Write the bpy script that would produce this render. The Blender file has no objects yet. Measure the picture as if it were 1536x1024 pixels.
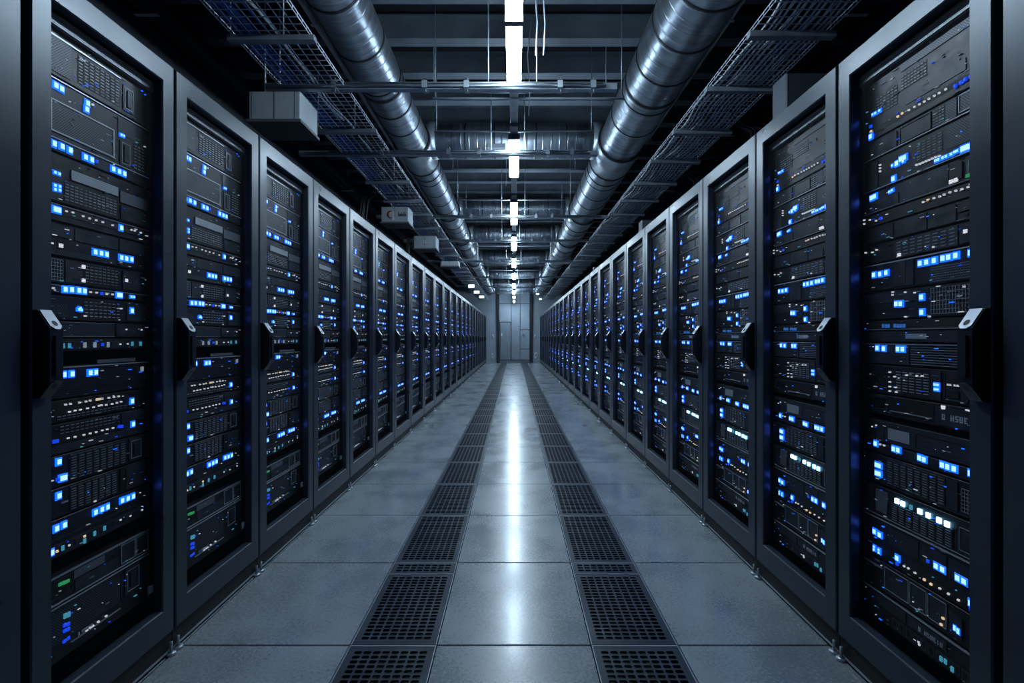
import bpy, math, random
from mathutils import Vector, Matrix
C = bpy.context.scene
COL = C.collection
PI = math.pi

# ------------------------------------------------------------------ camera, world, exposure
cam_data = bpy.data.cameras.new('camera')
cam_data.sensor_width = 36.0
cam_data.lens = 15.0
cam_data.shift_x = -3.0 / 1536
cam_data.shift_y = -6.0 / 1536
cam_data.clip_start = 0.02
cam_data.clip_end = 100
cam = bpy.data.objects.new('camera', cam_data)
COL.objects.link(cam)
cam.location = (0, 0, 1.2)
cam.rotation_euler = (PI / 2, 0, 0)
C.camera = cam

world = bpy.data.worlds.new('world')
C.world = world
world.use_nodes = True
bg = world.node_tree.nodes['Background']
bg.inputs[0].default_value = (0.10, 0.24, 0.50, 1)
bg.inputs[1].default_value = 0.10
C.view_settings.view_transform = 'Standard'
C.view_settings.look = 'None'
C.view_settings.exposure = 0.0
C.view_settings.gamma = 1.0
C.view_settings.use_curve_mapping = False

LAMP_COLOR = (0.64, 0.83, 1.0)
LAMP_STRENGTH = 80.0
LED_STRENGTH = 9.0
XL, XR = -1.295, 1.215          # door planes of the two rows
END = 20.0                      # where the rows end


# ------------------------------------------------------------------ materials
def mat(name, base=(0.1, 0.1, 0.1), rough=0.5, metal=0.0, emit=None, strength=0.0, spec=0.5):
    m = bpy.data.materials.new(name)
    m.use_nodes = True
    b = m.node_tree.nodes['Principled BSDF']
    b.inputs['Base Color'].default_value = (*base, 1)
    b.inputs['Roughness'].default_value = rough
    b.inputs['Metallic'].default_value = metal
    b.inputs['Specular IOR Level'].default_value = spec
    if emit:
        b.inputs['Emission Color'].default_value = (*emit, 1)
        b.inputs['Emission Strength'].default_value = strength
    return m


def nodes(m):
    nt = m.node_tree
    return nt, nt.nodes, nt.links, nt.nodes['Principled BSDF']


def vary(m, scale=(8, 8, 8), amount=0.3, rough_amount=0.1, detail=4, bump=0.0):
    """soft procedural variation of colour and roughness in object space"""
    nt, N, L, b = nodes(m)
    tc = N.new('ShaderNodeTexCoord')
    mp = N.new('ShaderNodeMapping')
    mp.inputs['Scale'].default_value = scale
    L.new(tc.outputs['Object'], mp.inputs['Vector'])
    no = N.new('ShaderNodeTexNoise')
    no.inputs['Scale'].default_value = 1
    no.inputs['Detail'].default_value = detail
    L.new(mp.outputs[0], no.inputs['Vector'])
    base = list(b.inputs['Base Color'].default_value)[:3]
    r = N.new('ShaderNodeValToRGB')
    r.color_ramp.elements[0].position = 0.3
    r.color_ramp.elements[1].position = 0.7
    r.color_ramp.elements[0].color = (*[c * (1 - amount) for c in base], 1)
    r.color_ramp.elements[1].color = (*[c * (1 + amount) for c in base], 1)
    L.new(no.outputs[0], r.inputs[0])
    L.new(r.outputs[0], b.inputs['Base Color'])
    rr = b.inputs['Roughness'].default_value
    mr = N.new('ShaderNodeMapRange')
    mr.inputs['From Min'].default_value = 0.3
    mr.inputs['From Max'].default_value = 0.7
    mr.inputs['To Min'].default_value = max(0.02, rr - rough_amount)
    mr.inputs['To Max'].default_value = rr + rough_amount
    L.new(no.outputs[0], mr.inputs['Value'])
    L.new(mr.outputs[0], b.inputs['Roughness'])
    if bump:
        bp = N.new('ShaderNodeBump')
        bp.inputs['Strength'].default_value = bump
        bp.inputs['Distance'].default_value = 0.002
        L.new(no.outputs[0], bp.inputs['Height'])
        L.new(bp.outputs[0], b.inputs['Normal'])
    return m


M = {}
M['frame'] = vary(mat('powder_coated_steel', (0.040, 0.051, 0.065), 0.32, 0.25), (3, 3, 3), 0.10, 0.05)
M['body'] = mat('black_cabinet_sheet', (0.018, 0.022, 0.028), 0.5, 0.2)
M['plinth'] = mat('black_plinth', (0.006, 0.007, 0.009), 0.6)
M['rail'] = mat('rack_rail', (0.02, 0.024, 0.03), 0.4, 0.5)
M['top_bar'] = mat('grey_trim_bar', (0.17, 0.19, 0.21), 0.4, 0.4)
M['bezel'] = mat('light_bezel', (0.06, 0.07, 0.08), 0.5, 0.0)
M['chassis'] = vary(mat('server_chassis', (0.013, 0.016, 0.021), 0.40, 0.1), (30, 30, 60), 0.4, 0.08)
M['panel'] = vary(mat('server_panel', (0.034, 0.042, 0.052), 0.38, 0.2), (20, 20, 40), 0.3, 0.08)
M['dark'] = mat('recess_black', (0.004, 0.005, 0.006), 0.6)
M['slot'] = mat('drive_latch_grey', (0.40, 0.45, 0.49), 0.35, 0.2)
M['edge'] = mat('bright_edge_metal', (0.42, 0.47, 0.51), 0.3, 0.5)
M['pale'] = mat('pale_label_plate', (0.36, 0.40, 0.44), 0.45, 0.2)
M['handle'] = mat('black_handle', (0.012, 0.014, 0.018), 0.32, 0.2)
M['chrome'] = mat('brushed_handle_plate', (0.42, 0.45, 0.50), 0.28, 0.9)
M['ink'] = mat('printed_marking', (0.5, 0.55, 0.6), 0.6)
LED = {
    'b': ((0.090, 0.180, 1.0), 0.80), 's': ((0.075, 0.175, 1.0), 0.75), 'd': ((0.006, 0.070, 1.0), 0.10),
    'w': ((0.80, 0.88, 1.0), 0.075), 'W': ((0.85, 0.90, 1.0), 0.10), 'P': ((0.65, 0.80, 1.0), 0.035),
    'T': ((0.10, 0.60, 0.90), 0.05), 't': ((0.05, 0.25, 0.9), 0.05), 'y': ((1.0, 0.75, 0.45), 0.09),
    'g': ((0.05, 0.8, 0.25), 0.035), 'c': ((0.25, 0.65, 1.0), 0.75)}
for k, (c, s) in LED.items():
    M['led_' + k] = mat('indicator_' + {'b': 'blue', 's': 'blue_small', 'd': 'dim_blue', 'w': 'white', 'W': 'white_large',
                                        'P': 'pale_port', 'T': 'teal', 't': 'blue_digits', 'y': 'amber', 'g': 'green',
                                        'c': 'cyan'}[k], (0.01, 0.01, 0.012), 0.4, 0, c, s * LED_STRENGTH)
M['riser'] = mat('dark_riser_box', (0.10, 0.12, 0.14), 0.5, 0.1)
M['rim'] = mat('blue_halo_glow', (0.01, 0.02, 0.05), 0.4, 0, (0.004, 0.130, 1.0), 2.0)  # even blue glow, imitates the halo round the blue lights
M['galv'] = mat('galvanised_steel', (0.34, 0.39, 0.43), 0.38, 0.7)
vary(M['galv'], (6, 6, 6), 0.18, 0.07)
M['strut'] = vary(mat('strut_steel', (0.40, 0.45, 0.49), 0.38, 0.35), (10, 10, 10), 0.2, 0.06)
M['ring'] = mat('dark_duct_seam', (0.012, 0.015, 0.02), 0.5, 0.3)
M['box'] = vary(mat('grey_painted_box', (0.48, 0.53, 0.56), 0.5, 0.05), (4, 4, 4), 0.12, 0.05)
M['beam'] = vary(mat('painted_ceiling_beam', (0.14, 0.17, 0.20), 0.45, 0.2), (4, 4, 4), 0.2, 0.08)
M['deck'] = mat('dark_roof_deck', (0.018, 0.022, 0.03), 0.6)
M['wire'] = mat('zinc_wire', (0.72, 0.78, 0.84), 0.4, 0.25)
M['housing'] = mat('lamp_housing', (0.16, 0.18, 0.21), 0.4, 0.5)
M['lamp'] = mat('lit_tube', (0.8, 0.8, 0.8), 0.5, 0, LAMP_COLOR, LAMP_STRENGTH)
M['cable_blue'] = mat('blue_cable', (0.03, 0.20, 0.75), 0.45)
M['cable_grey'] = mat('grey_cable', (0.70, 0.76, 0.82), 0.45)
M['cable_white'] = mat('white_cable', (0.60, 0.66, 0.72), 0.4)
M['cable_dark'] = mat('black_cable', (0.012, 0.014, 0.018), 0.4)
M['wall'] = vary(mat('painted_wall', (0.27, 0.32, 0.37), 0.5, 0.0), (1.5, 1.5, 1.5), 0.12, 0.06)
M['side_wall'] = mat('dark_side_wall', (0.035, 0.042, 0.052), 0.6)
M['door'] = vary(mat('steel_door', (0.22, 0.27, 0.31), 0.35, 0.3), (2, 2, 2), 0.08, 0.05)
M['post'] = mat('dark_post', (0.012, 0.014, 0.018), 0.45)
M['grate'] = vary(mat('vent_tile_steel', (0.060, 0.075, 0.092), 0.34, 0.5), (5, 5, 5), 0.15, 0.06)
M['red'] = mat('red_print', (0.45, 0.02, 0.03), 0.5)
M['white'] = mat('white_print', (0.75, 0.78, 0.82), 0.5)
M['sign'] = mat('lit_sign_face', (0.6, 0.6, 0.6), 0.5, 0, (0.75, 0.88, 1.0), 2.5)


def make_floor_material():
    m = mat('polished_floor_tile', (0.2, 0.23, 0.25), 0.2, 0.0, spec=0.75)
    nt, N, L, b = nodes(m)
    b.inputs['Coat Weight'].default_value = 0.55
    b.inputs['Coat Roughness'].default_value = 0.16
    tc = N.new('ShaderNodeTexCoord')
    n1 = N.new('ShaderNodeTexNoise'); n1.inputs['Scale'].default_value = 2.2; n1.inputs['Detail'].default_value = 6
    n2 = N.new('ShaderNodeTexNoise'); n2.inputs['Scale'].default_value = 90; n2.inputs['Detail'].default_value = 6
    n2.inputs['Roughness'].default_value = 0.7
    for n in (n1, n2):
        L.new(tc.outputs['Object'], n.inputs['Vector'])
    mx = N.new('ShaderNodeMath'); mx.operation = 'MULTIPLY_ADD'
    L.new(n1.outputs[0], mx.inputs[0]); mx.inputs[1].default_value = 0.5
    m2 = N.new('ShaderNodeMath'); m2.operation = 'MULTIPLY'; m2.inputs[1].default_value = 0.5
    L.new(n2.outputs[0], m2.inputs[0]); L.new(m2.outputs[0], mx.inputs[2])
    r = N.new('ShaderNodeValToRGB')
    r.color_ramp.elements[0].position = 0.38; r.color_ramp.elements[1].position = 0.62
    r.color_ramp.elements[0].color = (0.150, 0.180, 0.200, 1)
    r.color_ramp.elements[1].color = (0.330, 0.365, 0.380, 1)
    L.new(mx.outputs[0], r.inputs[0]); L.new(r.outputs[0], b.inputs['Base Color'])
    mr = N.new('ShaderNodeMapRange')
    mr.inputs['From Min'].default_value = 0.3; mr.inputs['From Max'].default_value = 0.7
    mr.inputs['To Min'].default_value = 0.20; mr.inputs['To Max'].default_value = 0.36
    L.new(mx.outputs[0], mr.inputs['Value']); L.new(mr.outputs[0], b.inputs['Roughness'])
    return m


M['floor'] = make_floor_material()


def make_perforated(name, base, pitch, hole, open_alpha=1.0):
    """thin steel sheet with a staggered grid of round holes, in object space (x, z)"""
    m = mat(name, base, 0.6, 0.0, spec=0.15)
    nt, N, L, b = nodes(m)
    out = N['Material Output']
    tc = N.new('ShaderNodeTexCoord')
    mp = N.new('ShaderNodeMapping')
    mp.inputs['Scale'].default_value = (1 / pitch, 1 / pitch, 1 / pitch)
    L.new(tc.outputs['Object'], mp.inputs['Vector'])
    sep = N.new('ShaderNodeSeparateXYZ'); L.new(mp.outputs[0], sep.inputs[0])

    def mth(op, a, bb=None, c=None):
        n = N.new('ShaderNodeMath'); n.operation = op
        for i, v in enumerate((a, bb, c)):
            if v is None: continue
            if isinstance(v, (int, float)): n.inputs[i].default_value = v
            else: L.new(v, n.inputs[i])
        return n.outputs[0]
    zr = mth('FLOOR', sep.outputs['Z'])
    xs = mth('MULTIPLY_ADD', zr, 0.5, sep.outputs['X'])
    fx = mth('SUBTRACT', mth('FRACT', xs), 0.5)
    fz = mth('SUBTRACT', mth('FRACT', sep.outputs['Z']), 0.5)
    d = mth('SQRT', mth('ADD', mth('MULTIPLY', fx, fx), mth('MULTIPLY', fz, fz)))
    isopen = mth('LESS_THAN', d, hole)
    tr = N.new('ShaderNodeBsdfTransparent')
    mix = N.new('ShaderNodeMixShader')
    L.new(isopen, mix.inputs[0])
    L.new(b.outputs[0], mix.inputs[1])
    L.new(tr.outputs[0], mix.inputs[2])
    L.new(mix.outputs[0], out.inputs['Surface'])
    return m


M['mesh_door'] = make_perforated('perforated_door_sheet', (0.012, 0.015, 0.020), 0.0052, 0.515)


def make_dotted(name, lo, hi, pitch):
    m = mat(name, lo, 0.4, 0.4)
    nt, N, L, b = nodes(m)
    tc = N.new('ShaderNodeTexCoord')
    mp = N.new('ShaderNodeMapping'); mp.inputs['Scale'].default_value = (1 / pitch,) * 3
    L.new(tc.outputs['Object'], mp.inputs['Vector'])
    vo = N.new('ShaderNodeTexChecker'); vo.inputs['Scale'].default_value = 1.0
    vo.inputs['Color1'].default_value = (*lo, 1); vo.inputs['Color2'].default_value = (*hi, 1)
    L.new(mp.outputs[0], vo.inputs['Vector']); L.new(vo.outputs[0], b.inputs['Base Color'])
    return m


M['grille'] = make_dotted('bezel_grille', (0.008, 0.010, 0.012), (0.085, 0.10, 0.12), 0.0041)


def make_duct(name, axis):
    m = mat(name, (0.36, 0.41, 0.47), 0.30, 0.92)
    nt, N, L, b = nodes(m)
    tc = N.new('ShaderNodeTexCoord')
    mp = N.new('ShaderNodeMapping')
    mp.inputs['Scale'].default_value = (0.6, 14, 0.6) if axis == 'Y' else (14, 0.6, 0.6)
    L.new(tc.outputs['Object'], mp.inputs['Vector'])
    n = N.new('ShaderNodeTexNoise'); n.inputs['Scale'].default_value = 1.6; n.inputs['Detail'].default_value = 7
    L.new(mp.outputs[0], n.inputs['Vector'])
    r = N.new('ShaderNodeValToRGB')
    r.color_ramp.elements[0].position = 0.25; r.color_ramp.elements[1].position = 0.75
    r.color_ramp.elements[0].color = (0.22, 0.26, 0.30, 1); r.color_ramp.elements[1].color = (0.46, 0.52, 0.58, 1)
    L.new(n.outputs[0], r.inputs[0]); L.new(r.outputs[0], b.inputs['Base Color'])
    mr = N.new('ShaderNodeMapRange')
    mr.inputs['To Min'].default_value = 0.22; mr.inputs['To Max'].default_value = 0.46
    L.new(n.outputs[0], mr.inputs['Value']); L.new(mr.outputs[0], b.inputs['Roughness'])
    # spiral lock seam: a thin raised lip every 9 cm
    w = N.new('ShaderNodeTexWave'); w.wave_type = 'BANDS'; w.bands_direction = axis
    w.inputs['Scale'].default_value = 3.4; w.inputs['Distortion'].default_value = 0.0
    L.new(tc.outputs['Object'], w.inputs['Vector'])
    p = N.new('ShaderNodeMath'); p.operation = 'POWER'; p.inputs[1].default_value = 30
    L.new(w.outputs['Fac'], p.inputs[0])
    bp = N.new('ShaderNodeBump'); bp.inputs['Strength'].default_value = 0.7; bp.inputs['Distance'].default_value = 0.004
    L.new(p.outputs[0], bp.inputs['Height']); L.new(bp.outputs[0], b.inputs['Normal'])
    return m


M['duct'] = make_duct('spiral_duct_metal', 'Y')
M['cross_duct'] = make_duct('cross_duct_metal', 'X')


# ------------------------------------------------------------------ mesh builder
class MB:
    def __init__(self):
        self.v = []; self.f = []; self.mi = []; self.mats = []; self.cur = 0; self.smooth = []
        self.sm = False

    def use(self, m, smooth=False):
        if m not in self.mats: self.mats.append(m)
        self.cur = self.mats.index(m); self.sm = smooth
        return self

    def poly(self, pts, faces):
        b = len(self.v)
        self.v += [tuple(p) for p in pts]
        for f in faces:
            self.f.append(tuple(b + i for i in f)); self.mi.append(self.cur); self.smooth.append(self.sm)

    def box(self, x0, x1, y0, y1, z0, z1):
        x0, x1 = min(x0, x1), max(x0, x1); y0, y1 = min(y0, y1), max(y0, y1); z0, z1 = min(z0, z1), max(z0, z1)
        p = [(x0, y0, z0), (x1, y0, z0), (x1, y1, z0), (x0, y1, z0), (x0, y0, z1), (x1, y0, z1), (x1, y1, z1), (x0, y1, z1)]
        self.poly(p, [(0, 3, 2, 1), (4, 5, 6, 7), (0, 1, 5, 4), (1, 2, 6, 5), (2, 3, 7, 6), (3, 0, 4, 7)])
        return self

    def chamfer_box(self, x0, x1, y0, y1, z0, z1, c):
        """box with its front (-y) rim chamfered"""
        p = [(x0, y0 + c, z0), (x1, y0 + c, z0), (x1, y0 + c, z1), (x0, y0 + c, z1),
             (x0 + c, y0, z0 + c), (x1 - c, y0, z0 + c), (x1 - c, y0, z1 - c), (x0 + c, y0, z1 - c),
             (x0, y1, z0), (x1, y1, z0), (x1, y1, z1), (x0, y1, z1)]
        self.poly(p, [(4, 5, 6, 7), (0, 1, 5, 4), (1, 2, 6, 5), (2, 3, 7, 6), (3, 0, 4, 7),
                      (8, 9, 1, 0), (9, 10, 2, 1), (10, 11, 3, 2), (11, 8, 0, 3), (11, 10, 9, 8)])
        return self

    def extrude(self, prof, axis, a, b):
        """prof: list of 2D points; axis: extrusion axis. x: prof=(y,z); y: prof=(x,z); z: prof=(x,y)"""
        n = len(prof)
        def P(q, t):
            return {'x': (t, q[0], q[1]), 'y': (q[0], t, q[1]), 'z': (q[0], q[1], t)}[axis]
        pts = [P(q, a) for q in prof] + [P(q, b) for q in prof]
        fs = [tuple(range(n)), tuple(range(2 * n - 1, n - 1, -1))]
        fs += [(i, n + i, n + (i + 1) % n, (i + 1) % n) for i in range(n)]
        self.poly(pts, fs)
        return self

    def tube(self, pts, r, seg=8, cap=True):
        pts = [Vector(p) for p in pts]
        rings = []
        up0 = None
        for i, p in enumerate(pts):
            d = (pts[min(i + 1, len(pts) - 1)] - pts[max(i - 1, 0)]).normalized()
            up = Vector((0, 0, 1)) if abs(d.z) < 0.95 else Vector((1, 0, 0))
            if up0 is not None:
                up = up0
            a = d.cross(up)
            if a.length < 1e-4: a = d.cross(Vector((0.3, 1, 0.2)))
            a.normalize(); bb = a.cross(d).normalized(); up0 = bb
            rr = r[i] if isinstance(r, (list, tuple)) else r
            rings.append([p + (a * math.cos(t) + bb * math.sin(t)) * rr for t in [2 * PI * k / seg for k in range(seg)]])
        V = [q for rg in rings for q in rg]
        F = []
        for i in range(len(pts) - 1):
            for k in range(seg):
                F.append((i * seg + k, i * seg + (k + 1) % seg, (i + 1) * seg + (k + 1) % seg, (i + 1) * seg + k))
        if cap:
            F.append(tuple(range(seg - 1, -1, -1)))
            F.append(tuple((len(pts) - 1) * seg + k for k in range(seg)))
        self.poly(V, F)
        return self

    def build(self, name, parent=None, m=None):
        me = bpy.data.meshes.new(name)
        me.from_pydata(self.v, [], self.f)
        for k in self.mats: me.materials.append(M[k])
        me.polygons.foreach_set('material_index', self.mi)
        me.polygons.foreach_set('use_smooth', self.smooth)
        me.update()
        o = bpy.data.objects.new(name, me)
        COL.objects.link(o)
        if parent is not None: o.parent = parent
        return o


def tag(o, label=None, cat=None, group=None, kind=None):
    if label: o['label'] = label
    if cat: o['category'] = cat
    if group: o['group'] = group
    if kind: o['kind'] = kind
    return o


def empty(name, loc, label, cat, group=None, rz=0.0):
    o = bpy.data.objects.new(name, None)
    COL.objects.link(o)
    o.location = loc; o.rotation_euler = (0, 0, rz); o.empty_display_size = 0.1
    return tag(o, label, cat, group)


CHILDREN = {}


def kids(o):
    return [c for c in bpy.data.objects if c.parent == o]


def snapshot(root):
    """the tree of a prototype, read once so that copying stays quick"""
    return (root, [snapshot(c) for c in kids(root)])


def copy_tree(tree, parent=None):
    src, ch = tree
    o = src.copy(); COL.objects.link(o)
    if parent is not None: o.parent = parent
    for t in ch: copy_tree(t, o)
    return o


ORD = ['nearest', 'second', 'third', 'fourth', 'fifth', 'sixth', 'seventh', 'eighth', 'ninth', 'tenth', 'eleventh',
       'twelfth', 'thirteenth', 'fourteenth', 'fifteenth', 'sixteenth', 'seventeenth', 'eighteenth', 'nineteenth',
       'twentieth']
for t_, n_ in (('twenty', 20), ('thirty', 30), ('forty', 40)):
    if n_ > 20: ORD.append({30: 'thirtieth', 40: 'fortieth'}[n_])
    ORD += [t_ + '-' + w for w in ('first', 'second', 'third', 'fourth', 'fifth', 'sixth', 'seventh', 'eighth', 'ninth')]


def struct(o):
    o['kind'] = 'structure'
    return o
LIGHTS_LEFT = {
    'w': '281,1947 205,1583 182,1581 243,1580 450,1580 466,1580 268,1579 294,1579 321,1579 496,1579 363,1578 133,1476 137,1345 272,1345 296,1345 363,1345 338,1344 401,1299 251,1268 425,1228 499,1228 431,1178 397,1177 270,999 319,999 347,999 369,999 390,999 196,998 179,998 229,998 254,998 125,982 401,979 306,978 316,978 382,978 336,977 361,977 260,976 284,976 213,975 233,975 193,974 188,895 319,895 340,895 365,895 213,894 246,894 270,894 294,894 290,672 398,574 502,574 444,572 191,569 336,277 303,276 271,275 281,275 257,274',
    'b': '145,1944 165,1943 260,1942 257,1922 167,1771 140,1770 195,1770 252,1769 276,1769 366,1768 392,1768 416,1768 143,1578 155,1578 402,1577 290,1476 314,1476 337,1476 450,1476 402,1475 425,1475 200,1346 227,1346 248,1346 109,1345 177,1345 388,1345 399,1345 452,1295 173,1089 202,1089 146,1088 270,1088 292,1088 453,975 458,893 111,891 156,831 166,780 176,779 156,730 406,638 317,637 341,637 432,637 458,637 175,637 291,636 112,636 148,636 131,571',
    'W': '115,1940 163,1474 244,1422 425,1399 244,1379',
    's': '413,1898 401,1897 142,1686 156,1686 158,1649 142,1648 158,1638 142,1636 448,1344 461,1344 231,1291 226,1287 236,1286',
    'd': '296,1770 317,1344 319,1177 393,895 404,894 140,894 149,894 152,779 176,335 188,332 176,318 188,316 188,289 175,288',
    'T': '453,1178 494,1178 170,1175 192,1175 328,571 168,570 287,569 248,560 177,362 190,360',
    'P': '249,1176 288,1176 343,1176 133,1175 503,1086',
    'y': '298,999 308,999 248,575 149,568',
    'g': '165,465 181,463',
}
LIGHTS_RIGHT = {
    's': '107,1990 120,1989 139,1989 196,1778 242,1775 428,1735 436,1735 365,1733 374,1733 389,1733 400,1733 417,1733 195,1695 184,1693 362,1058 372,1058 363,1044 372,1044 113,462 136,461 113,452 136,451 428,366 439,364 428,359 439,356',
    'd': '96,1952 461,1927 477,1927 447,1925 430,1924 144,1613 337,513 216,449 478,444',
    'y': '237,1934 98,1934 219,1932 337,1622 323,450 347,448 389,368 383,346',
    'w': '264,1932 286,1932 305,1931 323,1931 340,1931 359,1931 376,1931 398,1931 140,1799 140,1788 140,1777 294,1745 306,1744 317,1744 329,1744 340,1744 351,1744 363,1744 376,1743 64,1626 412,1623 393,1622 431,1622 358,1622 378,1621 450,1621 469,1621 319,1621 92,1620 64,1612 122,1610 124,1507 71,1506 104,1502 356,1474 197,1352 250,1347 457,1344 197,1343 287,1342 483,1322 251,1267 341,1264 184,1083 315,1080 295,1079 255,1078 205,1069 407,1062 415,1062 429,1062 438,1062 469,1059 184,1050 184,1034 210,1034 184,1019 212,1019 465,996 474,995 123,892 105,884 141,829 159,829 262,456 245,455 288,454 378,451 407,450 439,449 302,243 305,237',
    'b': '96,1916 232,1786 247,1786 215,1778 454,1734 464,1734 485,1734 477,1733 200,1732 116,1697 101,1696 431,1436 477,1436 485,1436 389,1435 408,1435 359,1433 308,1432 332,1432 112,1421 169,1421 141,1420 313,1326 213,1312 231,1311 314,1279 128,1163 158,1162 220,1162 240,1162 202,831 120,829 221,829 306,823 323,822 387,822 477,822 405,821 426,821 125,754 138,754 138,726 125,725 115,516 139,514 366,512 388,512 437,511 457,511 216,468 478,460',
    'g': '473,1653',
    'W': '416,1653 431,1653 461,1499 225,1473 390,993',
    't': '155,1240 169,1239 179,1239 206,1239 219,1238 232,1238 245,1238',
    'c': '215,657 239,656 306,655 337,654 375,653 402,652',
    'T': '272,656 398,246 383,244 420,238',
}

# ------------------------------------------------------------------ the room shell
WX = 2.75           # side walls
CEIL = 3.86
Y0 = -2.2
TILE0, TILE = 1.665, 0.61
G0, G1 = 0.300, 0.640          # grate strip, inner and outer edge

joints = []
k = -6
while TILE0 + k * TILE < END + 3.5:
    joints.append(TILE0 + k * TILE); k += 1
Y0 = joints[0]

fl = MB().use('floor')
GAP = 0.0032
for a, b in zip(joints[:-1], joints[1:]):
    for x0, x1 in ((-2.75, -G1 - .66), (-G1 - .66, -G1), (-G0, G0), (G1, G1 + .66), (G1 + .66, 2.75)):
        c = 0.0015
        X0, X1, A, B = x0 + GAP, x1 - GAP, a + GAP, b - GAP
        if abs(x0) < 0.4: X0, X1 = x0 + 0.001, x1 - 0.001
        p = [(X0, A, -0.03), (X1, A, -0.03), (X1, B, -0.03), (X0, B, -0.03),
             (X0, A, -c), (X1, A, -c), (X1, B, -c), (X0, B, -c),
             (X0 + c, A + c, 0), (X1 - c, A + c, 0), (X1 - c, B - c, 0), (X0 + c, B - c, 0)]
        fl.poly(p, [(0, 1, 5, 4), (1, 2, 6, 5), (2, 3, 7, 6), (3, 0, 4, 7), (4, 5, 9, 8), (5, 6, 10, 9), (6, 7, 11, 10),
                    (7, 4, 8, 11), (8, 9, 10, 11)])
fl.use('dark').box(-2.75, 2.75, Y0, joints[-1], -0.30, -0.26)
for x in (-G1 - .66, G1 + .66):
    fl.box(x - 0.02, x + 0.02, Y0, joints[-1], -0.26, -0.012)
for a in joints:
    for x0, x1 in ((-2.75, -G1), (-G0, G0), (G1, 2.75)):
        fl.box(x0, x1, a - 0.015, a + 0.015, -0.26, -0.008)
for sx in (-1, 1):
    for x in (G0, G1):
        fl.box(sx * x - 0.012, sx * x + 0.012, Y0, joints[-1], -0.26, -0.03)
floor = struct(fl.build('floor'))

struct(MB().use('side_wall').box(-WX - .1, -WX, Y0, END + 3.6, -.3, CEIL + .1).build('wall_left'))
struct(MB().use('side_wall').box(WX, WX + .1, Y0, END + 3.6, -.3, CEIL + .1).build('wall_right'))
ce = MB().use('deck')
# trapezoidal roof deck, ribs across the aisle
y = Y0
prof = []
while y < END + 3.6:
    prof += [(y, CEIL), (y + .07, CEIL), (y + .09, CEIL + .05), (y + .16, CEIL + .05)]; y += .18
n = len(prof)
pts = [(-WX, p[0], p[1]) for p in prof] + [(WX, p[0], p[1]) for p in prof]
ce.poly(pts, [(i, i + 1, n + i + 1, n + i) for i in range(n - 1)])
ce.box(-WX, WX, Y0, END + 3.6, CEIL + .08, CEIL + .12)
struct(ce.build('ceiling'))

# far wall: two wings and a recessed middle with a steel door
wf = MB().use('wall')
RX0, RX1 = -0.80, 0.86
RY = 22.4
wf.box(-WX, RX0, END + .25, END + .4, 0, CEIL)
wf.box(RX1, WX, END + .25, END + .4, 0, CEIL)
wf.box(RX0, RX1, RY, RY + .1, 0, CEIL)
wf.box(RX0 - .05, RX0, END + .4, RY, 0, CEIL)
wf.box(RX1, RX1 + .05, END + .4, RY, 0, CEIL)
# raised wall panels with open joints
for (x0, x1, z0, z1) in ((-.79, -.16, 2.02, 2.95), (-.12, .30, 0.9, 2.95), (.34, .84, 1.62, 2.95), (.34, .84, .62, 1.58),
                         (-.12, .30, .06, .86), (.34, .84, .06, .58), (-.79, -.16, 3.0, 3.8), (-.12, .30, 3.0, 3.8), (.34, .84, 3.0, 3.8)):
    wf.box(x0, x1, RY - .03, RY, z0, z1)
wf.use('body')
for x in (-.14, .32):
    wf.box(x - .008, x + .008, RY - .02, RY - .001, 0, 3.8)
for z in (.60, 1.60, 2.0, 2.97):
    wf.box(-.79, .84, RY - .02, RY - .001, z - .010, z + .010)
struct(wf.build('wall_far'))
struct(MB().use('frame').box(RX0 - .06, RX1 + .06, END + .2, RY, 0.001, .015).build('trim_1'))
dm = MB().use('door')
dm.chamfer_box(-.72, -.17, RY - .075, RY - .031, .03, 1.98, .008)
dm.use('post').box(-.745, -.72, RY - .05, RY - .03, 0.02, 2.0).box(-.17, -.145, RY - .05, RY - .03, .02, 2.0).box(-.72, -.17, RY - .05, RY - .03, 1.985, 2.01)
door = struct(dm.build('door_1'))
h = MB().use('white').chamfer_box(-.665, -.615, RY - .10, RY - .077, 1.28, 1.42, .004)
h.use('edge', True).tube([(-.64, RY - .077, 1.2), (-.64, RY - .13, 1.2), (-.54, RY - .13, 1.2)], .012, 8)
h.build('door_handle', door)
for nm, x0, x1 in (('trim_2', RX0 - .02, RX0 + .11), ('trim_3', RX1 - .13, RX1 + .02)):
    struct(MB().use('post').box(x0, x1, END + .17, END + .245, 0, 3.4).box(x0 + .03, x1 - .03, END + .14, END + .17, 0, 3.4).build(nm))

# small wall devices on and beside the far posts
for i, (x, z, w, hh, lab) in enumerate(((-1.0, 1.26, .05, .16, 'pale switch box on far wall left of the recess, at handle height'),
                                       (-1.03, .35, .07, .2, 'pale socket box low on far wall left of the recess'),
                                       (1.0, 1.26, .06, .12, 'pale switch box on far wall right of the recess, at handle height'),
                                       (1.02, .36, .08, .26, 'pale socket box low on far wall right of the recess'))):
    b_ = MB().use('white').chamfer_box(x - w / 2, x + w / 2, END + .2, END + .25, z - hh / 2, z + hh / 2, .01)
    b_.use('post').box(x - w / 5, x + w / 5, END + .195, END + .2, z - hh / 5, z + hh / 5)
    tag(b_.build('switch_box'), lab, 'switch')
b_ = MB().use('galv').chamfer_box(.42, .56, RY - .1, RY - .031, 1.33, 1.44, .01).use('post').box(.46, .50, RY - .105, RY - .1, 1.36, 1.41)
tag(b_.build('door_control'), 'small pale control box on recessed far wall, right of its centre', 'control box')

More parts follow.
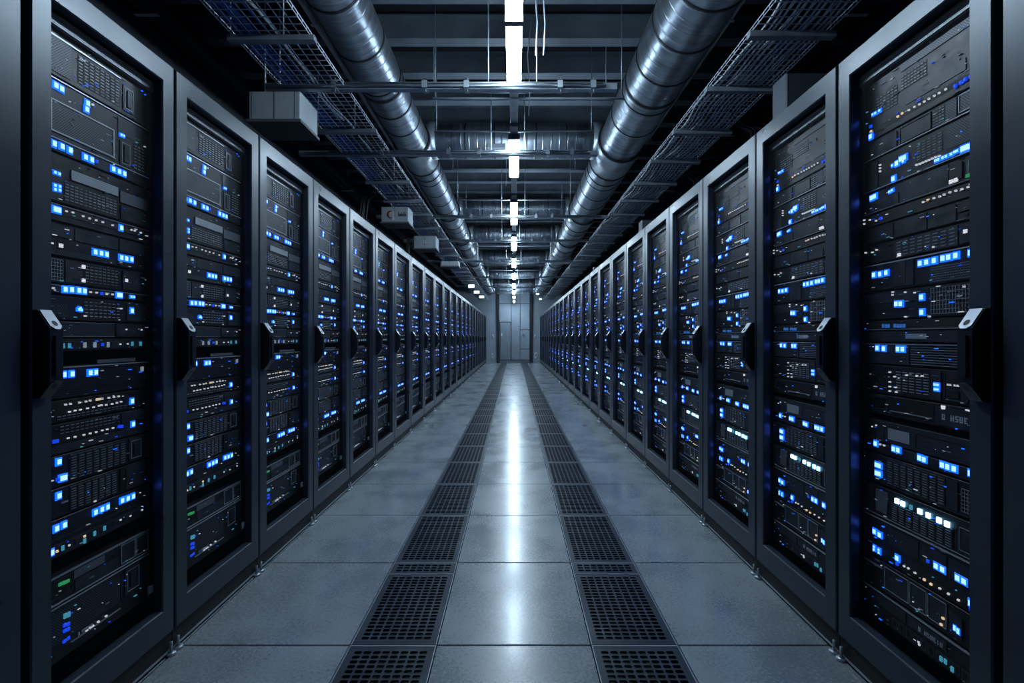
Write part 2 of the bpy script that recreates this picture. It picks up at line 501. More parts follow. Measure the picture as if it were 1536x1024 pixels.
# ------------------------------------------------------------------ perforated floor panels
def grate_mesh(y0, y1, rows, cols=8):
    """one vent tile between y0 and y1 (local), with real rounded slots"""
    g = MB().use('grate')
    w = G1 - G0 - .004
    x0, x1 = -w / 2, w / 2
    L0, L1 = y0 + .002, y1 - .002
    bx, by = .026, .026 if (y1 - y0) > .2 else .014
    top, bot = 0.0, -.006
    # border
    def slab(xa, xb, ya, yb, hh=0.0):
        g.box(xa, xb, ya, yb, bot, top + hh)
    slab(x0, x0 + bx, L0, L1); slab(x1 - bx, x1, L0, L1)
    slab(x0 + bx, x1 - bx, L0, L0 + by); slab(x0 + bx, x1 - bx, L1 - by, L1)
    # raised bright lip along the two long edges and ends
    cw = (w - 2 * bx) / cols
    ch = (L1 - L0 - 2 * by) / rows
    for i in range(cols):
        for j in range(rows):
            cx = x0 + bx + (i + .5) * cw; cy = L0 + by + (j + .5) * ch
            hw, hh = cw * .40, ch * .33
            c = min(hw, hh) * .5
            inner = [(hw - c, -hh), (hw, -hh + c), (hw, hh - c), (hw - c, hh), (-hw + c, hh), (-hw, hh - c), (-hw, -hh + c), (-hw + c, -hh)]
            ow, oh = cw / 2, ch / 2
            outer = [(hw - c, -oh), (ow, -hh + c), (ow, hh - c), (hw - c, oh), (-hw + c, oh), (-ow, hh - c), (-ow, -hh + c), (-hw + c, -oh)]
            corners = [(ow, -oh), (ow, oh), (-ow, oh), (-ow, -oh)]
            P = [(cx + a, cy + b, top) for a, b in inner] + [(cx + a, cy + b, top) for a, b in outer] + \
                [(cx + a, cy + b, top) for a, b in corners] + [(cx + a, cy + b, bot) for a, b in inner]
            F = []
            for k in (1, 3, 5, 7):      # straight sides
                F.append((8 + k, 8 + (k + 1) % 8, (k + 1) % 8, k))
            for k, cn in ((0, 16), (2, 17), (4, 18), (6, 19)):
                F.append((8 + k, cn, 8 + k + 1, k + 1, k))
            for k in range(8):
                F.append((k, (k + 1) % 8, 20 + (k + 1) % 8, 20 + k))
            g.poly(P, F)
    # frame under the edge and cross ribs
    g.box(x0, x0 + .012, L0, L1, -.03, bot).box(x1 - .012, x1, L0, L1, -.03, bot)
    g.use('edge')
    g.box(x0, x0 + .0040, L0, L1, top, top + .0014).box(x1 - .0040, x1, L0, L1, top, top + .0014)
    g.box(x0, x1, L1 - .006, L1, top, top + .0014)
    return g


big = grate_mesh(0, .505, 20)
small = grate_mesh(0, TILE - .505, 3)
full = grate_mesh(0, TILE, 24)
protos = {}
gi = 0
rows_ = [(joints[i], joints[i + 1]) for i in range(len(joints) - 1) if joints[i + 1] > 0.9 and joints[i] < END]
for side, sx in (('left', -1), ('right', 1)):
    cx = sx * (G0 + G1) / 2
    n_ = 0
    for (a, b) in rows_:
        parts_ = [('full', a)]
        if abs(a - TILE0) < .01: parts_ = [('big', a), ('small', a + .505)]
        if 2.5 < (a - TILE0) / TILE < 3.5: parts_ = [('full', a)]
        for kind, yy in parts_:
            if kind not in protos:
                o = {'full': full, 'big': big, 'small': small}[kind].build('perforated_floor_panel')
                protos[kind] = o
            else:
                o = protos[kind].copy(); COL.objects.link(o)
            o.location = (cx, yy, 0.0)
            if kind == 'small':
                lab = 'narrow slotted dark steel floor strip of few slot rows, in the %s vent strip' % side
            elif n_ == 0:
                lab = 'slotted dark steel floor panel cut by the photo bottom, %s vent strip' % side
                n_ += 1
            else:
                lab = 'slotted dark steel floor panel, %s from the camera in the %s vent strip' % (ORD[n_], side)
                n_ += 1
            tag(o, lab, 'floor panel', 'perforated floor panels of the %s strip' % side)

# ------------------------------------------------------------------ server cabinets
W, H0, H1 = 0.6, 0.088, 2.226
O0, O1 = 0.19, 2.148            # door opening
ST = 0.070                      # stile width
FACE = 0.060                    # depth of the server faces behind the door plane


def parse(D):
    out = []
    for k, s in D.items():
        for q in s.split():
            a, b = q.split(','); out.append((int(a) / 1000, int(b) / 1000, k))
    return out


SIZE = {'b': (.0062, .0074), 's': (.0036, .0034), 'd': (.0045, .005), 'w': (.0028, .0024), 'W': (.0055, .0055),
        'P': (.0045, .0085), 'T': (.004, .0075), 't': (.0028, .0065), 'y': (.0032, .0032), 'g': (.010, .0045), 'c': (.0068, .0080)}
NAME = {'b': 'status_light', 's': 'status_light', 'd': 'dim_status_light', 'w': 'activity_light', 'W': 'activity_light', 'P': 'port_socket',
        'T': 'teal_light', 't': 'digit_display', 'y': 'amber_light', 'g': 'green_light', 'c': 'drive_light'}


class Face:
    """draws features on a server face; coordinates in millimetres of the rack"""
    def __init__(self, z0, z1, x0=56, x1=544, mat_='chassis'):
        self.m = MB(); self.z0, self.z1 = z0, z1
        self.m.use(mat_).chamfer_box(x0 / 1000, x1 / 1000, FACE, FACE + .42, (z0 + 1.5) / 1000, (z1 - 1.5) / 1000, .0015)

    def b(self, x0, x1, z0, z1, d=2.0, m='panel', inset=0):
        self.m.use(m).box(x0 / 1000, x1 / 1000, FACE - d / 1000, FACE + .001, z0 / 1000, z1 / 1000); return self

    def grid(self, x0, x1, z0, z1, nc, nr, m='slot', fx=.62, fz=.22, d=2.2, back='dark'):
        if back: self.b(x0, x1, z0, z1, .8, back)
        cw, ch = (x1 - x0) / nc, (z1 - z0) / nr
        for i in range(nc):
            for j in range(nr):
                cx, cz = x0 + (i + .5) * cw, z0 + (j + .5) * ch
                self.b(cx - cw * fx / 2, cx + cw * fx / 2, cz - ch * fz / 2, cz + ch * fz / 2, d, m)
        return self

    def drives(self, x0, x1, z0, z1, nc, nr=1):
        """a bay of drive carriers, each with a latch of stacked slots"""
        cw, ch = (x1 - x0) / nc, (z1 - z0) / nr
        for i in range(nc):
            for j in range(nr):
                a, c = x0 + i * cw + .8, z0 + j * ch + .8
                self.m.use('panel').chamfer_box(a / 1000, (a + cw - 1.6) / 1000, FACE - .003, FACE + .001, c / 1000, (c + ch - 1.6) / 1000, .001)
                ns = max(2, int(ch / 8))
                for s in range(ns):
                    zz = c + 3 + s * (ch - 6) / ns
                    self.m.use('dark').box((a + cw * .16) / 1000, (a + cw * .78) / 1000, FACE - .0034, FACE - .0028, zz / 1000, (zz + 4) / 1000)
                    self.m.use('slot').box((a + cw * .16) / 1000, (a + cw * .78) / 1000, FACE - .0042, FACE - .0030, zz / 1000, (zz + 1.5) / 1000)
        return self

    def frame(self, x0, x1, z0, z1, t=3, m='slot', fill='grille', d=3.5):
        if fill: self.b(x0, x1, z0, z1, 1.6, fill)
        for q in ((x0, x1, z0, z0 + t), (x0, x1, z1 - t, z1), (x0, x0 + t, z0, z1), (x1 - t, x1, z0, z1)):
            self.b(*q, d, m)
        return self

    def lever(self, x0, x1, z0, z1):
        """a latch block: nested rectangular frames with a pull tab"""
        self.b(x0, x1, z0, z1, 3.5, 'panel')
        t = (x1 - x0) * .12
        self.frame(x0 + t, x1 - t, z0 + t, z1 - t, 2, 'slot', 'dark', 5)
        self.b(x0 + 2.6 * t, x1 - 2.6 * t, z0 + 2.4 * t, z1 - 2.4 * t, 7, 'panel')
        return self

    def lines(self, x0, x1, z0, z1, n, m='slot', t=.8, d=1.6):
        for i in range(n):
            z = z0 + (z1 - z0) * i / max(1, n - 1)
            self.b(x0, x1, z, z + t, d, m)
        return self

    def holes(self, x0, x1, z0, z1, nc, nr):
        """black square holes behind a light lattice"""
        self.b(x0, x1, z0, z1, .5, 'dark')
        for i in range(nc + 1):
            x = x0 + (x1 - x0) * i / nc; self.b(x - .7, x + .7, z0, z1, 2.0, 'slot')
        for j in range(nr + 1):
            z = z0 + (z1 - z0) * j / nr; self.b(x0, x1, z - .7, z + .7, 2.0, 'slot')
        return self

    def ports(self, x0, x1, z0, z1, n):
        cw = (x1 - x0) / n
        for i in range(n):
            a = x0 + i * cw
            self.b(a + 1, a + cw - 1, z0, z1, 2.5, 'panel')
            self.b(a + cw * .28, a + cw * .72, z0 + (z1 - z0) * .25, z1 - (z1 - z0) * .2, 2.9, 'dark')
        return self

    def greeble(self, seed, n=14, x0=62, x1=538):
        R = random.Random(seed)
        for _ in range(n):
            w = R.choice((3, 5, 8, 14, 22)); hh = R.choice((1, 1.5, 2.5, 4))
            x = R.uniform(x0, x1 - w); z = R.uniform(self.z0 + 3, self.z1 - 3 - hh)
            self.b(x, x + w, z, z + hh, R.choice((2.6, 3.2)), R.choice(('slot', 'dark', 'panel', 'slot')))
        return self

    def ears(self):
        for x in (60, 532):
            self.b(x, x + 9, self.z0 + 4, self.z1 - 4, 4, 'panel')
            self.b(x + 3, x + 6, self.z0 + 6, self.z0 + 9, 5, 'edge')
            self.b(x + 3, x + 6, self.z1 - 9, self.z1 - 6, 5, 'edge')
        return self


def left_units():
    U = []
    def n(z0, z1, name='server_unit', **k):
        f = Face(z0, z1, **k); U.append((f, name)); return f
    n(1972, 2108).ears().grid(225, 398, 1990, 2080, 8, 9).lever(412, 462, 1990, 2075).b(75, 200, 1985, 2090, 2.5, 'grille').greeble(1, 16).b(80, 400, 2088, 2092, 4, 'edge')
    n(1750, 1968).b(60, 540, 1962, 1966, 3, 'edge').frame(128, 372, 1806, 1902, 5).lever(398, 448, 1795, 1880).b(60, 120, 1800, 1900, 3, 'panel').b(390, 500, 1900, 1955, 2, 'panel').b(60, 540, 1788, 1791, 3, 'slot').greeble(2, 22).grid(462, 520, 1800, 1890, 3, 8)
    n(1602, 1746).b(200, 388, 1682, 1712, 4, 'pale').b(398, 530, 1665, 1704, 4, 'top_bar').grid(178, 385, 1612, 1668, 12, 6, fx=.7, fz=.3).b(402, 530, 1608, 1656, 3, 'panel').b(62, 170, 1605, 1700, 2.5, 'grille').ears().greeble(3, 14)
    n(1545, 1599, 'network_switch').b(60, 540, 1593, 1596, 3, 'edge').b(80, 530, 1566, 1590, 1.5, 'dark').b(60, 540, 1548, 1553, 2, 'panel')
    n(1442, 1542).b(70, 210, 1500, 1536, 2.5, 'panel').b(214, 390, 1498, 1538, 2.5, 'panel').b(396, 530, 1496, 1538, 3, 'panel').b(70, 380, 1446, 1462, 1.5, 'grille').ears().greeble(5, 20).grid(410, 520, 1504, 1530, 4, 3)
    n(1362, 1439).holes(66, 172, 1370, 1432, 11, 6).grid(252, 392, 1372, 1430, 8, 6).b(180, 240, 1368, 1434, 2.5, 'panel').b(410, 490, 1368, 1432, 4, 'panel').greeble(6, 14)
    n(1330, 1359, 'network_switch').b(60, 540, 1354, 1357, 3, 'edge').b(64, 536, 1334, 1352, 1.2, 'dark')
    n(1252, 1327).grid(248, 400, 1262, 1318, 8, 5).b(64, 190, 1262, 1300, 2.5, 'grille').b(430, 530, 1258, 1320, 2.5, 'panel').ears().greeble(8, 14)
    n(1200, 1249).b(80, 372, 1204, 1245, 3, 'grille').b(380, 520, 1204, 1245, 3, 'panel').lines(80, 372, 1203, 1246, 2, 'slot', 1, 4).greeble(9, 6)
    n(1158, 1197, 'patch_panel').b(64, 536, 1161, 1194, 1, 'dark').ports(80, 530, 1165, 1190, 20)
    n(1016, 1114).lines(75, 520, 1022, 1070, 9, 'panel', 1.5).b(60, 540, 1108, 1112, 3, 'slot').b(300, 470, 1116, 1128, 3, 'top_bar').b(508, 520, 1040, 1100, 4, 'panel').ears()
    n(946, 1013).b(64, 536, 975, 1006, 1.2, 'dark').b(70, 130, 950, 1008, 3, 'panel').grid(150, 430, 952, 968, 16, 2).ears().greeble(12, 8)
    n(852, 943).grid(160, 398, 908, 938, 13, 3).b(405, 530, 905, 940, 3, 'panel').b(64, 540, 856, 880, 1.5, 'grille').b(64, 536, 884, 902, 1.2, 'dark').ears().greeble(13, 6)
    n(756, 849, 'storage_unit').drives(195, 425, 764, 842, 8, 1).lever(440, 505, 764, 842).b(66, 120, 762, 842, 3, 'panel').ears().greeble(14, 5)
    n(664, 753, 'storage_unit').drives(195, 385, 672, 746, 7, 1).b(398, 420, 668, 748, 4, 'dark').b(424, 515, 668, 746, 4, 'panel').b(66, 120, 668, 746, 3, 'panel').ears().greeble(15, 5)
    n(545, 661, 'network_switch').b(60, 540, 600, 604, 2, 'panel').ports(72, 530, 552, 586, 18).ears()
    n(408, 494, 'storage_unit').b(56, 544, 488, 493, 5, 'edge').frame(62, 205, 425, 482, 3, 'panel', 'chassis').b(210, 330, 458, 484, 3, 'top_bar').b(215, 395, 414, 452, 2.5, 'panel').frame(402, 470, 418, 484, 3, 'slot', 'panel').frame(474, 536, 418, 484, 3, 'slot', 'panel').b(60, 540, 408, 412, 4, 'slot').greeble(17, 12)
    n(236, 404, 'storage_unit').frame(120, 405, 292, 396, 4, 'panel', 'grille').lever(420, 495, 300, 392).b(62, 110, 250, 390, 3, 'panel').b(200, 400, 268, 271, 4, 'edge').b(60, 540, 398, 402, 4, 'slot').ears().lines(72, 80, 270, 340, 8, 'ink', 3, 4)
    return U


def right_units():
    U = []
    def n(z0, z1, name='server_unit', **k):
        f = Face(z0, z1, **k); U.append((f, name)); return f
    n(1900, 2108).grid(230, 330, 2010, 2060, 8, 5).grid(120, 215, 1975, 2040, 6, 6).b(230, 530, 2072, 2096, 3, 'grille').b(90, 540, 1922, 1940, 1.2, 'dark').b(250, 460, 1955, 1990, 2.5, 'panel').ears().greeble(21, 30)
    n(1830, 1897).frame(225, 345, 1838, 1890, 3, 'panel', 'panel').grid(350, 392, 1838, 1890, 4, 6).b(396, 432, 1836, 1892, 3, 'grille').frame(438, 530, 1840, 1892, 3, 'slot', 'grille').b(70, 212, 1836, 1888, 3, 'panel').b(60, 540, 1831, 1834, 4, 'edge').greeble(22, 6)
    n(1716, 1827).b(400, 535, 1752, 1820, 2, 'grille').grid(290, 385, 1756, 1815, 5, 7).b(70, 128, 1722, 1820, 3, 'panel').b(60, 540, 1719, 1722, 3, 'slot').ears().greeble(23, 14)
    n(1640, 1713).b(225, 405, 1645, 1708, 2.5, 'panel').grid(232, 398, 1648, 1706, 5, 6, m='slot', fx=.86, fz=.45).b(410, 450, 1655, 1700, 4, 'dark').lever(462, 528, 1650, 1706).b(70, 220, 1642, 1680, 3, 'panel').b(60, 540, 1641, 1643.5, 4, 'edge').greeble(24, 8)
    n(1594, 1637, 'network_switch').b(64, 536, 1598, 1632, 1.2, 'dark').b(60, 540, 1595, 1598, 2.5, 'panel')
    n(1530, 1591).b(70, 196, 1536, 1585, 2.5, 'panel').b(202, 330, 1534, 1586, 3, 'panel').b(336, 430, 1534, 1586, 3, 'panel').b(438, 530, 1558, 1584, 4, 'dark').ears().greeble(26, 16)
    n(1462, 1527).b(200, 435, 1466, 1522, 2, 'panel').grid(206, 430, 1468, 1520, 8, 5).b(442, 530, 1468, 1520, 3, 'panel').ears().greeble(27, 8)
    n(1362, 1459).b(340, 535, 1366, 1415, 2, 'grille').lines(345, 530, 1370, 1412, 7, 'slot', .8, 2.6).b(200, 280, 1370, 1450, 3, 'panel').b(222, 250, 1376, 1445, 4, 'dark').b(60, 540, 1452, 1456, 3, 'slot').ears().greeble(28, 8)
    n(1262, 1359).holes(345, 470, 1272, 1350, 12, 6).b(70, 300, 1318, 1352, 2, 'panel').b(480, 530, 1270, 1350, 3, 'panel').ears().greeble(29, 26)
    n(1226, 1259, 'patch_panel').b(64, 536, 1229, 1256, 1.2, 'dark').b(60, 540, 1226, 1229, 3, 'edge')
    n(1184, 1223).b(66, 534, 1188, 1220, 2.5, 'panel').b(250, 330, 1196, 1212, 3.5, 'slot').grid(400, 480, 1194, 1214, 6, 3).greeble(31, 6)
    n(1108, 1181).lines(270, 530, 1114, 1168, 8, 'slot', 1.2, 2.4).b(60, 540, 1176, 1179.5, 4, 'edge').b(66, 262, 1112, 1172, 2, 'panel')
    n(1006, 1105).grid(205, 340, 1020, 1090, 5, 8, fx=.7, fz=.3).b(345, 380, 1012, 1100, 3, 'panel').frame(392, 470, 1015, 1098, 3, 'panel', 'panel').b(404, 440, 1060, 1082, 4.5, 'dark').b(404, 440, 1024, 1046, 4.5, 'dark').b(478, 530, 1012, 1098, 3, 'panel').ears().greeble(33, 26)
    n(932, 1003).b(180, 355, 956, 996, 1.2, 'dark').b(185, 350, 951, 954, 5, 'edge').b(362, 530, 940, 992, 3, 'panel').b(66, 172, 950, 996, 2.5, 'panel').ports(90, 165, 955, 990, 5)
    n(838, 914).b(62, 538, 842, 911, 3, 'panel').b(178, 268, 856, 893, 5, 'pale').frame(290, 490, 850, 896, 1.4, 'dark', None, 4).b(66, 120, 850, 900, 4, 'dark').b(130, 160, 850, 890, 4.5, 'panel').greeble(35, 5)
    n(796, 835).b(64, 536, 800, 832, 1.2, 'dark').b(260, 340, 800, 830, 2, 'panel').greeble(36, 14)
    n(690, 793, 'storage_unit').drives(170, 395, 702, 786, 8, 1).b(400, 436, 700, 786, 4, 'panel').holes(446, 528, 706, 770, 8, 6).ears().greeble(37, 6)
    n(578, 684, 'storage_unit').drives(190, 420, 586, 644, 8, 1).b(66, 110, 586, 676, 3, 'panel').b(122, 172, 596, 670, 5, 'top_bar').lever(434, 500, 586, 668).b(478, 530, 672, 676, 5, 'pale').ears().b(60, 540, 580, 582, 3, 'slot')
    n(430, 574, 'network_switch').b(60, 540, 566, 570, 2, 'slot').b(180, 300, 500, 556, 3, 'panel').b(305, 400, 500, 556, 3, 'panel').b(406, 530, 500, 556, 3, 'panel').b(200, 536, 434, 462, 1.2, 'dark').ears().greeble(39, 10)
    n(322, 427, 'storage_unit').frame(160, 262, 340, 415, 2, 'slot', 'panel').frame(266, 330, 340, 415, 2, 'slot', 'panel').frame(334, 400, 340, 415, 2, 'slot', 'panel').b(410, 450, 338, 400, 4, 'panel').b(66, 150, 400, 404, 5, 'edge').ears().greeble(40, 20)
    n(216, 318).b(56, 544, 311, 315, 4, 'slot').b(66, 534, 222, 266, 1.2, 'dark').ports(190, 530, 226, 262, 12).b(70, 250, 272, 306, 3, 'panel').b(256, 400, 272, 306, 3, 'panel').greeble(41, 24)
    return U


def glyphs(f, x0, z0, h, mats='ink'):
    """a row of small block characters, as blurred as the photo shows them"""
    pats = ['111101101111111', '000000000000000', '101101111101101', '111100111001111', '111101111101111', '111100110100111', '010010010010010', '101101101101111']
    px = h / 5
    for i, p in enumerate(pats):
        for r in range(5):
            for c in range(3):
                if p[r * 3 + c] == '1':
                    xx = x0 + i * px * 4 + c * px; zz = z0 + (4 - r) * px
                    f.b(xx, xx + px * .95, zz, zz + px * .9, 3.6, mats)


LED_MESH = {}


def led_mesh(kind):
    if kind not in LED_MESH:
        w, hh = SIZE[kind]
        mb = MB().use('led_' + kind)
        mb.chamfer_box(-w, w, -.0065, 0, -hh, hh, .0012)
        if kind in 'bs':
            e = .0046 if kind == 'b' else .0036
            mb.use('rim').chamfer_box(-w - e, w + e, -.0042, 0, -hh - e, hh + e, .0015)  # glowing surround added as the light's halo, not a lens
        me = bpy.data.meshes.new(NAME[kind])
        me.from_pydata(mb.v, [], mb.f); [me.materials.append(M[q]) for q in mb.mats]; me.polygons.foreach_set('material_index', mb.mi)
        LED_MESH[kind] = me
    return LED_MESH[kind]


def build_cabinet(side):
    near_low = side == 'left'           # local x grows away from the camera on the left row
    root = empty('server_cabinet', (0, 0, 0), 'x', 'server cabinet')
    # carcass
    b = MB().use('body')
    D = 1.0
    b.box(.004, .018, .034, D, H0, H1 - .002).box(W - .018, W - .004, .034, D, H0, H1 - .002)
    b.box(.018, W - .018, .034, D, H1 - .03, H1 - .002).box(.018, W - .018, .034, D, H0, H0 + .03).box(.018, W - .018, D - .02, D, H0 + .03, H1 - .03)
    b.build('cabinet_body', root)
    p = MB().use('plinth').box(.002, W - .002, .012, D, .012, H0)
    p.use('edge').box(.002, W - .002, .008, .012, .012, .018)
    p.build('plinth', root)
    for x in (.02, W - .02):
        f = MB().use('edge', True).tube([(x, .002, .0), (x, .002, .010)], .017, 12).tube([(x, .002, .010), (x, .002, .05)], .005, 8)
        f.build('levelling_foot', root)
    # door: a hollow frame with chamfered rims and a deep return
    d = MB().use('frame')
    x0, x1 = .005, W - .005
    c = .004
    a0, a1 = ST, W - ST
    def ringf(xa, xb, za, zb, ya, xc, xd, zc, zd, yb):
        P = [(xa, ya, za), (xb, ya, za), (xb, ya, zb), (xa, ya, zb), (xc, yb, zc), (xd, yb, zc), (xd, yb, zd), (xc, yb, zd)]
        d.poly(P, [(0, 1, 5, 4), (1, 2, 6, 5), (2, 3, 7, 6), (3, 0, 4, 7)])
    ringf(x0, x1, H0, H1, .034, x0, x1, H0, H1, c)
    ringf(x0, x1, H0, H1, c, x0 + c, x1 - c, H0 + c, H1 - c, 0)
    ringf(x0 + c, x1 - c, H0 + c, H1 - c, 0, a0 - c, a1 + c, O0 - c, O1 + c, 0)
    ringf(a0 - c, a1 + c, O0 - c, O1 + c, 0, a0, a1, O0, O1, c)
    ringf(a0, a1, O0, O1, c, a0, a1, O0, O1, .034)
    ringf(a0, a1, O0, O1, .034, x0, x1, H0, H1, .034)
    door_ = d.build('door', root)
    door_['label'] = 'steel door frame around a dark mesh panel'
    s = MB().use('mesh_door')
    s.poly([(a0 - .01, .026, O0 - .01), (a1 + .01, .026, O0 - .01), (a1 + .01, .026, O1 + .01), (a0 - .01, .026, O1 + .01)], [(0, 1, 2, 3)])
    s.build('mesh_panel', door_)
    t = MB().use('top_bar').box(.05, W - .05, .042, .056, 2.112, 2.140)
    t.use('pale').box(*((W - .085, W - .068) if not near_low else (.068, .085)), .040, .042, 2.116, 2.134)
    t.build('top_bar', root)
    for x in (.030, W - .052):
        r = MB().use('rail').box(x, x + .022, .040, .060, .19, 2.11)
        for k in range(44):
            z = .21 + k * .0432
            r.use('dark').box(x + .008, x + .014, .0385, .0402, z, z + .008)
        for z in (1.70, 1.43, 1.18, 1.02, .66) if near_low else (1.62, 1.49, 1.02, .9, .43):
            r.use('pale').box(x + .004, x + .018, .0375, .0402, z, z + .010)
        r.build('mounting_rail', root)
    if near_low:
        MB().use('pale').box(W - .09, W - .066, .036, .042, .262, .290).build('asset_tag', root)
    else:
        MB().use('cable_blue').box(.040, .058, .034, .040, 1.285, 1.375).build('asset_tag', root)
    # swing handle on the stile nearest the camera
    hx0, hx1 = (.010, .052) if near_low else (W - .052, W - .010)
    hz0, hz1 = 1.035, 1.275
    hd = MB().use('handle')
    hd.extrude([(0.0, hz1), (-.012, hz1), (-.046, hz1 - .050), (-.046, hz0 + .045), (-.012, hz0), (0, hz0)], 'x', hx0, hx1)
    hd.box(hx0 + .012, hx1 - .012, -.052, -.046, hz0 + .06, hz1 - .07)
    ho = hd.build('door_handle', root)
    def sloped(za, ya, zb, yb, name, m):
        q = MB().use(m)
        n = Vector((0, -(za - zb), (ya - yb)))
        if n.y > 0: n = -n
        n.normalize()
        P0 = Vector((0, ya, za)); P1 = Vector((0, yb, zb))
        e = n * .0022
        def pt(u, t, o=0): v = P0.lerp(P1, t) + n * o; return (u, v.y, v.z)
        A = [pt(hx0 + .003, 0.03, .0004), pt(hx1 - .003, 0.03, .0004), pt(hx1 - .003, .9, .0004), pt((hx0 + hx1) / 2 + .008, 1.06, .0004), pt((hx0 + hx1) / 2 - .008, 1.06, .0004), pt(hx0 + .003, .9, .0004)]
        B = [pt(a_[0], t_, .003) for a_, t_ in zip(A, (.03, .03, .9, 1.06, 1.06, .9))]
        q.poly(A + B, [(6, 7, 8, 9, 10, 11)] + [(i, (i + 1) % 6, 6 + (i + 1) % 6, 6 + i) for i in range(6)])
        q.use('dark')
        cx = (hx0 + hx1) / 2
        K = [pt(cx + .0085 * math.cos(a_), .76 + .15 * math.sin(a_), .0036) for a_ in [2 * PI * k / 12 for k in range(12)]]
        q.poly(K, [tuple(range(12))])
        q.build(name, ho)
    sloped(hz1, -.012, hz1 - .050, -.046, 'latch_plate', 'chrome')
    sloped(hz0, -.012, hz0 + .045, -.046, 'pivot_plate', 'chassis')
    # servers and their lights
    units = left_units() if near_low else right_units()
    lights = parse(LIGHTS_LEFT if near_low else LIGHTS_RIGHT)
    if not near_low:
        for f, nme in units:
            if f.z0 == 932: glyphs(f, 385, 956, 18)
            if f.z0 == 216: glyphs(f, 300, 278, 14)
    else:
        for f, nme in units:
            if f.z0 == 236: glyphs(f, 225, 275, 9)
    for (x, z, k) in lights:
        if k in 'W':
            for f, nme in units:
                if f.z0 <= z * 1000 <= f.z1:
                    w, hh = SIZE[k]; w, hh = w * 1000 + 3.5, hh * 1000 + 3.5
                    f.b(max(57, x * 1000 - w), min(543, x * 1000 + w), max(f.z0 + 2, z * 1000 - hh), min(f.z1 - 2, z * 1000 + hh), 1.9, 'bezel')
    objs = [(f, f.m.build(nme, root)) for f, nme in units]
    # the many pin-head lamps scattered over every front
    Rn = random.Random(5 if near_low else 6)
    for f, ob in objs:
        q = MB()
        cnt = int(6 + (f.z1 - f.z0) / 12)
        for _ in range(cnt):
            kd = Rn.choice(('led_P', 'led_P', 'led_T', 'rim', 'led_d', 'pale', 'pale', 'led_w'))  # 'rim' is the blue halo glow
            cx = Rn.uniform(66, 534); cz = Rn.uniform(f.z0 + 5, f.z1 - 5)
            n_ = Rn.choice((1, 1, 2, 3)); s_ = Rn.uniform(.9, 1.7)
            for t in range(n_):
                X = cx + t * s_ * 3.4
                if X < 538: q.use(kd).box((X - s_) / 1000, (X + s_) / 1000, FACE - .0052, FACE - .0005, (cz - s_ * .8) / 1000, (cz + s_ * .8) / 1000)
        q.build('pinhead_lights', ob)['kind'] = 'stuff'
    for (x, z, k) in lights:
        best = min(objs, key=lambda q: 0 if q[0].z0 <= z * 1000 <= q[0].z1 else min(abs(q[0].z0 - z * 1000), abs(q[0].z1 - z * 1000)))
        f, ob = best
        if x < .058 or x > .542: x = min(max(x, .064), .536)
        hh = SIZE[k][1]
        z = min(max(z, f.z0 / 1000 + hh), f.z1 / 1000 - hh)
        o = bpy.data.objects.new(NAME[k], LED_MESH.get(k) or led_mesh(k))
        COL.objects.link(o); o.parent = ob; o.location = (x, FACE - .0005, z)
    return root


zl = [0.53, 1.14, 1.63, 2.169, 2.756, 3.367, 3.99, 4.63, 5.36, 6.15, 6.97, 7.84, 8.73, 9.65]
zr = [0.50, 1.08, 1.605, 2.145, 2.745, 3.34, 3.957, 4.62, 5.33, 6.10, 6.84, 7.71, 8.62, 9.55]
for zz in (zl, zr):
    st = (END - zz[-1]) / 11
    for i in range(11): zz.append(zz[-1] + st)

for side, zs in (('left', zl), ('right', zr)):
    proto = build_cabinet(side)
    bpy.context.view_layer.update()
    tree = snapshot(proto)
    for i in range(len(zs) - 1):
        o = proto if i == 0 else copy_tree(tree)
        a, b = zs[i], zs[i + 1]
        gap = .012 if i == 0 else 0
        if side == 'left':
            o.location = (XL, a, 0); o.rotation_euler = (0, 0, PI / 2)
        else:
            o.location = (XR, b - gap, 0); o.rotation_euler = (0, 0, -PI / 2)
        o.scale = ((b - a - gap) / W, 1, 1)
        if i == 0:
            lab = 'dark server cabinet of which only a narrow strip shows at the photo %s edge' % side
        elif i == 1:
            lab = 'large tall server cabinet with blue lights, closest full one in the %s row' % side
        elif i == len(zs) - 2:
            lab = 'last small server cabinet of the %s row, against the far wall' % side
        else:
            lab = 'tall dark server cabinet with blue lights, %s full one from the camera in %s row' % (ORD[i - 1], side)
        tag(o, lab, 'server cabinet', 'server cabinets of the %s row' % side)

# ------------------------------------------------------------------ lamps
LZ = 3.0
segs = [(1.75, 2.42), (2.46, 2.98), (3.87, 4.78), (5.67, 6.80), (7.62, 8.80), (9.7, 10.95), (11.9, 13.2), (14.2, 15.5), (16.4, 17.6), (18.5, 19.75), (20.7, 21.9)]  # the last one is added to brighten the recessed far wall
labs = ['white strip lamp cut by the photo top edge', 'short white strip lamp just behind the one at the top edge']
for i, (a, b) in enumerate(segs):
    lab = labs[i] if i < 2 else 'white strip lamp on the centre line, %s from the camera (the last one is added)' % ORD[i]
    r = empty('strip_lamp', (0, (a + b) / 2, LZ), lab, 'lamp', 'strip lamps along the aisle')
    L_ = (b - a) / 2
    hs = MB().use('housing').box(-.036, .036, -L_ - .02, L_ + .02, .035, .075).box(-.052, .052, -L_ - .018, -L_, -.008, .035).box(-.052, .052, L_, L_ + .018, -.008, .035)
    hs.build('lamp_housing', r)
    df = MB().use('lamp').extrude([(-.048, .034), (-.048, .004), (-.036, -.006), (.036, -.006), (.048, .004), (.048, .034)], 'y', -L_, L_)
    df.build('diffuser', r)

